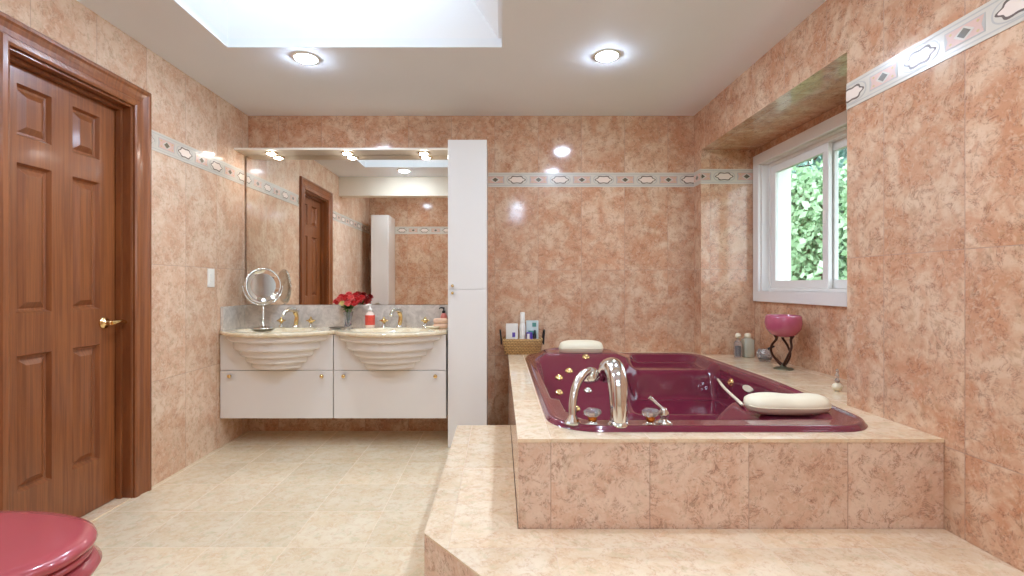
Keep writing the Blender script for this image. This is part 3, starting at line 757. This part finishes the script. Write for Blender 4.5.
for dx,dy,dz,r_,mt in fl:
    bloom((x+dx,y+dy,CZ+dz-.01),r_).build('blossom',mt,fv)
# little dark leaf dish
b=MB(); b.lathe([(.030,0),(.05,.004),(.062,.010),(.060,.012),(.045,.007),(.002,.005)],(-1.175,3.53,CZ+.002),28,sy=.6); tag(b.build('trinket_dish',pbr('pewter',(120,112,100),.35,.6)),'small dark pewter dish on the countertop in front of the flower vase','dish')
# soap pump bottle
sb=thing('soap_bottle','pump soap bottle with red label right of the flowers','soap bottle',(-.955,3.60,CZ)); x,y=-.955,3.60
b=MB(); b.lathe([(.030,0),(.034,.004),(.035,.02),(.035,.085),(.030,.105),(.014,.120),(.013,.128)],(x,y,CZ),28,sy=.75); b.build('bottle',pbr('cream bottle',(236,214,196),.25,coat=.4),sb)
b=MB(); b.lathe([(.0356,.022),(.0362,.024),(.0362,.092),(.0356,.094)],(x,y,CZ),28,sy=.75)
b.build('label_wrap',pbr('coral label',(214,78,62),.35,var=.35,vscale=55),sb,label='coral red printed label')
b=MB(); b.lathe([(.015,.126),(.016,.140),(.006,.144),(.005,.165)],(x,y,CZ),18); b.tube([(x+.008,y,CZ+.168),(x-.01,y,CZ+.170),(x-.034,y-.008,CZ+.164)],[.008,.007,.005],n=10); b.build('pump',m_white,sb,label='white pump head')
# soap dish, stacked cloths, small bottle
b=MB(); b.lathe([(.035,0),(.048,.004),(.056,.016),(.053,.017),(.04,.008),(.002,.006)],(-.49,3.55,CZ),28,sy=.7); tag(b.build('soap_dish',m_cream),'shallow cream soap dish left of the stacked washcloths','soap dish')
def rolled(name,label,z):
    b=MB(); rings=[]
    for zz,s_ in ((0,.90),(.006,1),(.020,1.03),(.030,.98),(.034,.86)):
        rings.append([(-.432+s_*.052*math.copysign(abs(math.cos(a))**.6,math.cos(a)),3.58+s_*.04*math.copysign(abs(math.sin(a))**.6,math.sin(a)),z+zz) for a in [2*PI*k/32 for k in range(32)]])
    b.loft(rings); return tag(b.build(name,pbr('peach terry',(226,188,160),.9,bump=(300,.6),var=.06)),label,'washcloth','folded washcloths beside the right basin')
rolled('folded_washcloth','peach folded washcloth, bottom of the pair by the tall cabinet',CZ+.001)
rolled('folded_washcloth','peach folded washcloth, top of the pair by the tall cabinet',CZ+.0365)
pb=thing('lotion_bottle','small pink bottle with dark cap behind the folded washcloths','bottle',(-.420,3.66,CZ)); x,y=-.420,3.66
b=MB(); b.lathe([(.022,0),(.025,.003),(.025,.08),(.016,.10),(.011,.105)],(x,y,CZ),20); b.build('bottle',pbr('rose lotion',(206,120,108),.3),pb)
b=MB(); b.lathe([(.013,.105),(.013,.122),(.006,.124),(.005,.14)],(x,y,CZ),16); b.tube([(x+.006,y,CZ+.142),(x-.02,y-.004,CZ+.146),(x-.034,y-.006,CZ+.138)],[.007,.006,.004],n=8); b.build('pump_cap',m_black,pb,label='dark pump cap')

# ------------------------------------------------------------------ basket on the rear deck
bk=thing('wicker_basket','small honey wicker basket of toiletries on the rear left deck corner','basket',(.165,3.712,DZ))
def rr(cx,cy,hx,hy,z,r=.02,n=6):
    o=[]
    for qx,qy,a0 in ((1,1,0),(-1,1,PI/2),(-1,-1,PI),(1,-1,3*PI/2)):
        for i in range(n+1):
            a=a0+PI/2*i/n; o.append((cx+qx*(hx-r)+r*math.cos(a),cy+qy*(hy-r)+r*math.sin(a),z))
    return o
bx,by=.168,3.714
b=MB(); b.loft([rr(bx,by,.132,.055,DZ+.001),rr(bx,by,.150,.068,DZ+.105),rr(bx,by,.153,.071,DZ+.112),rr(bx,by,.150,.068,DZ+.119),rr(bx,by,.140,.060,DZ+.112),rr(bx,by,.126,.050,DZ+.012)]); b.build('basket_body',m_wick,bk)
b=MB()
for s_ in (-1,1):
    x=bx+s_*.158; b.tube([(x,by-.045,DZ+.075),(x+s_*.004,by-.045,DZ+.14),(x+s_*.008,by-.035,DZ+.175),(x+s_*.008,by+.035,DZ+.175),(x+s_*.004,by+.045,DZ+.14),(x,by+.045,DZ+.075)],.0055,n=8)
    b.build('handle',m_black,bk,label='black hoop handle'); b=MB()
z=DZ+.0135
t_=thing('toiletry_box','white carton with purple mark at the left of the wicker basket','box',(.09,3.70,z)); MB().box(.045,.135,3.682,3.722,z,z+.215).build('carton',m_white,t_,bevel=.002)
MB().box(.092,.114,3.680,3.682,z+.115,z+.150).build('printed_mark',m_purple,t_,label='purple square mark')
t_=thing('lotion_bottle','tall white bottle standing in the middle of the wicker basket','bottle',(.172,3.712,z))
b=MB(); b.lathe([(.021,0),(.023,.004),(.023,.19),(.019,.215),(.015,.222)],(.170,3.712,z),24); b.build('bottle',m_white,t_)
b=MB(); b.lathe([(.018,.222),(.0185,.225),(.0175,.295),(.015,.300)],(.170,3.712,z),24); b.build('cap',m_white,t_)
t_=thing('toiletry_box','pale grey green carton at the right of the wicker basket','box',(.247,3.725,z)); MB().box(.200,.292,3.722,3.758,z,z+.235).build('carton',pbr('pale green carton',(205,216,212),.4,var=.08),t_,bevel=.002)
MB().box(.215,.275,3.720,3.722,z+.13,z+.16).build('printed_mark',m_teal,t_)
MB().box(.245,.275,3.7195,3.722,z+.19,z+.22).build('printed_mark',m_teal,t_)
t_=thing('razor_pack','blue and white packet in front of the green carton in the basket','packet',(.22,3.70,z)); MB().box(.200,.245,3.685,3.712,z,z+.15).build('packet',m_purple,t_,bevel=.003); MB().box(.203,.222,3.683,3.685,z+.1,z+.14).build('printed_mark',m_white,t_)
t_=thing('shampoo_bottle','slim black bottle at the right end of the wicker basket','bottle',(.262,3.70,z)); b=MB(); b.lathe([(.012,0),(.013,.003),(.013,.13),(.008,.145),(.008,.165),(.002,.167)],(.262,3.698,z),18); b.build('bottle',m_black,t_)

# ------------------------------------------------------------------ things on the niche ledge
z=DZ
t_=thing('perfume_bottle','slim crystal bottle nearest the niche corner','bottle',(1.715,3.53,z)); x,y=1.715,3.53
b=MB(); b.lathe([(.026,0),(.028,.004),(.028,.10),(.020,.115),(.009,.12),(.009,.135)],(x,y,z),12,smooth=False); b.build('bottle',m_glass,t_); b=MB(); b.ball((x,y,z+.155),.020,14,10); b.build('stopper',m_cream,t_,label='pale ball stopper')
b=MB(); b.lathe([(.012,.006),(.014,.01),(.014,.08),(.003,.085)],(x,y,z),12); b.build('liquid',m_bronze,t_,label='dark liquid core')
t_=thing('bath_salt_jar','square pale green glass jar beside the slim crystal bottle','jar',(1.79,3.54,z)); x,y=1.79,3.54
b=MB(); b.loft([rr(x,y,.032,.032,z+.001,.008,3),rr(x,y,.034,.034,z+.006,.008,3),rr(x,y,.034,.034,z+.125,.008,3),rr(x,y,.020,.020,z+.135,.008,3),rr(x,y,.018,.018,z+.14,.008,3)]); b.build('jar',pbr('frosted green glass',(212,208,184),.25,trans=.35,ior=1.45),t_)
b=MB(); b.lathe([(.020,.14),(.023,.145),(.022,.165),(.012,.172)],(x,y,z),20); b.build('lid',m_cream,t_)
t_=thing('glass_candle_holder','faceted clear glass candle holder left of the pink goblet','candle holder',(1.80,3.33,z)); x,y=1.80,3.33
b=MB(); b.lathe([(.030,0),(.034,.003),(.052,.035),(.050,.060),(.038,.085),(.034,.085),(.044,.058),(.040,.030),(.004,.015)],(x,y,z),12,smooth=False); b.build('glass_bowl',m_glass,t_)
b=MB(); b.lathe([(.020,.016),(.022,.018),(.022,.034),(.002,.036)],(x,y,z),20); b.build('candle',m_cream,t_)
b=MB(); b.tube([(x+.02,y,z+.082),(x+.045,y-.005,z+.10),(x+.06,y-.01,z+.104)],[.007,.009,.005],n=8); b.build('snuffer',m_black,t_,label='small dark handle')
gb=thing('goblet_bowl','large pink glass goblet bowl on twisted bronze legs, on the window ledge','candle bowl',(1.752,3.03,z)); x,y=1.752,3.03
b=MB(); b.lathe([(.055,0),(.056,.004),(.05,.009),(.02,.014),(.014,.03),(.010,.034)],(x,y,z),32); b.build('foot',pbr('green bronze foot',(104,100,78),.35,.5),gb)
for i in range(3):
    a=i*2*PI/3+.3; ca,sa_=math.cos(a),math.sin(a); a2=a+.8
    b=MB(); b.tube([(x+.006*ca,y+.006*sa_,z+.025),(x+.030*ca,y+.03*sa_,z+.045),(x+.062*math.cos(a+.1),y+.062*math.sin(a+.1),z+.09),(x+.066*math.cos(a+.4),y+.066*math.sin(a+.4),z+.14),(x+.045*math.cos(a2),y+.045*math.sin(a2),z+.185),(x+.055*math.cos(a2+.1),y+.055*math.sin(a2+.1),z+.212)],[.011,.009,.007,.007,.008,.011],n=10); b.build('leg',m_bronze,gb,label='curled dark bronze leg')
b=MB(); b.lathe([(.003,.196),(.04,.200),(.075,.217),(.098,.250),(.105,.285),(.101,.325),(.096,.334),(.092,.332),(.097,.290),(.09,.255),(.068,.225),(.03,.208),(.003,.206)],(x,y,z),44); b.build('bowl',pbr('pink glass',(176,84,106),.12,coat=.7,var=.15,vscale=12),gb,label='pink glass bowl')
t_=thing('seashell_ornament','small pale shell ornament with crystal drop near the niche edge','ornament',(1.655,2.405,z)); x,y=1.655,2.405
b=MB(); b.ball((x,y,z+.020),(.024,.020,.020),18,12,fn=lambda p:p*(1+.08*math.cos(8*math.atan2(p.y,p.x)))); b.build('shell',m_cream,t_)
b=MB(); b.lathe([(.004,.036),(.012,.05),(.006,.062),(.010,.075),(.004,.09),(.007,.10),(.001,.108)],(x,y,z),8,smooth=False); b.build('crystal_drop',m_glass,t_)

# ------------------------------------------------------------------ toilet
to=thing('toilet','burgundy toilet with closed lid against the left wall by the door','toilet',(-1.5,1.22,0))
cx,cy,LZ=-1.435,1.225,.470
def egg(hx,hy,z,ox=0,n=56):
    o=[]
    for k in range(n):
        a=2*PI*k/n; ex=math.cos(a); ey=math.sin(a)
        px=hx*(abs(ex)**.92)*math.copysign(1,ex); py=hy*(abs(ey)**.9)*math.copysign(1,ey)
        if ex<0: px*=.80
        o.append((cx+ox+px,cy+py,z))
    return o
b=MB(); b.loft([egg(.362,.208,LZ-.032),egg(.374,.220,LZ-.028),egg(.378,.225,LZ-.018),egg(.374,.221,LZ-.008),egg(.362,.210,LZ-.001),egg(.33,.185,LZ+.003),egg(.2,.11,LZ+.006),egg(.03,.02,LZ+.007)]); b.build('lid',m_lid,to)
b=MB(); b.loft([egg(.350,.205,LZ-.058),egg(.366,.217,LZ-.054),egg(.368,.219,LZ-.042),egg(.360,.212,LZ-.036)]); b.build('seat',m_lid,to)
b=MB(); b.loft([egg(.20,.13,0,-.06),egg(.20,.13,.02,-.06),egg(.17,.10,.06,-.06),egg(.16,.10,.16,-.06),egg(.22,.14,.24,-.03),egg(.32,.19,.32,0),egg(.376,.224,.37),egg(.388,.232,.392),egg(.366,.216,LZ-.060)]); b.build('bowl',m_lid,to)
b=MB(); b.loft([rr(-1.845,cy,.085,.21,.36,.04),rr(-1.845,cy,.092,.225,.42,.04),rr(-1.845,cy,.095,.235,.70,.04)]); b.build('tank',m_lid,to)
b=MB(); b.loft([rr(-1.845,cy,.098,.240,.702,.04),rr(-1.845,cy,.101,.245,.715,.04),rr(-1.845,cy,.098,.240,.735,.04),rr(-1.845,cy,.07,.21,.742,.04)]); b.build('tank_lid',m_lid,to)
b=MB(); b.tube([(-1.748,cy+.15,.65),(-1.735,cy+.15,.65),(-1.73,cy+.10,.645)],[.008,.008,.006],n=10); b.build('flush_lever',m_chrome,to)

# ------------------------------------------------------------------ outside
m_grass=pbr('lawn',(84,120,52),.9,var=.3,vscale=3); m_bark=pbr('bark',(92,76,60),.9,var=.2,vscale=12)
gz=-3.0
MB().box(2.3,40,-12,40,gz-.1,gz).build('lawn',m_grass,label='green lawn outside the window',category='lawn')
def leafmat(name,c1,c2):  # leaf colours are paled and blued to imitate haze
    m=bpy.data.materials.new(name); m.use_nodes=True; nt=m.node_tree; b=nt.nodes['Principled BSDF']; g=N(nt)
    geo=nt.nodes.new('ShaderNodeNewGeometry'); c=g.mixc(g.noise(geo.outputs['Position'],3,3,.6),lin(c1),lin(c2)); nt.links.new(c,b.inputs['Base Color']); b.inputs['Roughness'].default_value=.6
    nt.links.new(g.mixc(.5,c,c),b.inputs['Subsurface Radius']) if False else None
    return m
def tree(x,y,h,r,label,c1,c2,seed):
    rnd=random.Random(seed); t_=thing('garden_tree',label,'tree',(x,y,gz),'trees outside the window')
    b=MB(); b.tube([(x,y,gz),(x+.05,y,gz+h*.3),(x-.05,y+.1,gz+h*.6),(x,y,gz+h*.9)],[.2,.15,.1,.03],n=10)
    for i in range(6):
        a=i*1.1; b.tube([(x,y,gz+h*(.3+.08*i)),(x+r*.4*math.cos(a),y+r*.4*math.sin(a),gz+h*(.42+.08*i)),(x+r*.75*math.cos(a),y+r*.75*math.sin(a),gz+h*(.5+.08*i))],[.06,.04,.015],n=6)
    b.build('trunk',m_bark,t_)
    b=MB(); vs=[];fs=[]
    for cl in range(150):
        a=rnd.random()*6.283; hh=rnd.random(); rad=r*math.sin(PI*(.12+.83*hh))**.7*rnd.uniform(.35,.95)
        c_=Vector((x+rad*math.cos(a),y+rad*math.sin(a),gz+h*(.18+.85*hh)))
        for i in range(230):
            d=Vector((rnd.gauss(0,1),rnd.gauss(0,1),rnd.gauss(0,.7)))*.28
            s_=rnd.uniform(.04,.09); n=Vector((rnd.gauss(0,1),rnd.gauss(0,1),rnd.gauss(0,1))).normalized(); u_=n.orthogonal().normalized()*s_; w_=n.cross(u_).normalized()*s_*.55
            p=c_+d; o=len(vs); vs+=[p-u_,p+w_,p+u_,p-w_]; fs.append((o,o+1,o+2,o+3))
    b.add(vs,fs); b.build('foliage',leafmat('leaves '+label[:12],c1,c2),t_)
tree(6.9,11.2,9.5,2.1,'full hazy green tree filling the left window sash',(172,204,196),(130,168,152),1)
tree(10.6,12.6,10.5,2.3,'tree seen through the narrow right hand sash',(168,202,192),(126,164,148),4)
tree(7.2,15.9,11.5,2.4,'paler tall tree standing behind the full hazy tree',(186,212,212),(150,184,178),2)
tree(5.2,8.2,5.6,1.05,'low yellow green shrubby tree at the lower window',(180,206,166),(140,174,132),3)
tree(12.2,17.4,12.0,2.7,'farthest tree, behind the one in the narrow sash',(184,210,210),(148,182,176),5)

# ------------------------------------------------------------------ light and world
w=bpy.data.worlds.new('sky'); SC.world=w; w.use_nodes=True; nt=w.node_tree
bg=nt.nodes['Background']; sk=nt.nodes.new('ShaderNodeTexSky'); sk.sky_type='NISHITA'; sk.sun_disc=False; sk.sun_elevation=math.radians(50); sk.sun_rotation=math.radians(250); sk.air_density=1.0; sk.dust_density=2.5
mx=nt.nodes.new('ShaderNodeMix'); mx.data_type='RGBA'; mx.inputs[0].default_value=.7
nt.links.new(sk.outputs[0],mx.inputs[6]); mx.inputs[7].default_value=(9,9.7,10.6,1)
nt.links.new(mx.outputs[2],bg.inputs[0]); bg.inputs[1].default_value=.45
def portal(name,M,sx,sy):
    l=bpy.data.lights.new(name,'AREA'); l.shape='RECTANGLE'; l.size=sx; l.size_y=sy; l.cycles.is_portal=True
    o=bpy.data.objects.new(name,l); COL.objects.link(o); o.matrix_world=M
portal('window_portal',frame_to((XO+.05,(WY0+WY1)/2,(WZ0+WZ1)/2),(1,0,0)),1.4,1.0)
portal('skylight_portal',frame_to(((SX0+xs)/2,(SY0+SY1)/2,zt+.06),(0,0,1),(0,1,0)),xs-SX0,SY1-SY0)

cam=bpy.data.cameras.new('camera'); co=bpy.data.objects.new('camera',cam); COL.objects.link(co); SC.camera=co
co.location=(0,0,EYE); co.rotation_euler=(PI/2,0,0); cam.sensor_width=36; cam.lens=36*F/1024
cam.shift_x=12/1024; cam.shift_y=-3/1024; cam.clip_start=.02
SC.view_settings.view_transform='Standard'; SC.view_settings.look='None'; SC.view_settings.gamma=1; SC.view_settings.exposure=.28
SC.view_settings.use_curve_mapping=False
cy_=SC.cycles; cy_.max_bounces=12; cy_.diffuse_bounces=6; cy_.glossy_bounces=6; cy_.transmission_bounces=8; cy_.transparent_max_bounces=12
cy_.sample_clamp_indirect=6; cy_.use_denoising=True; cy_.caustics_refractive=False; cy_.caustics_reflective=False; cy_.blur_glossy=.5
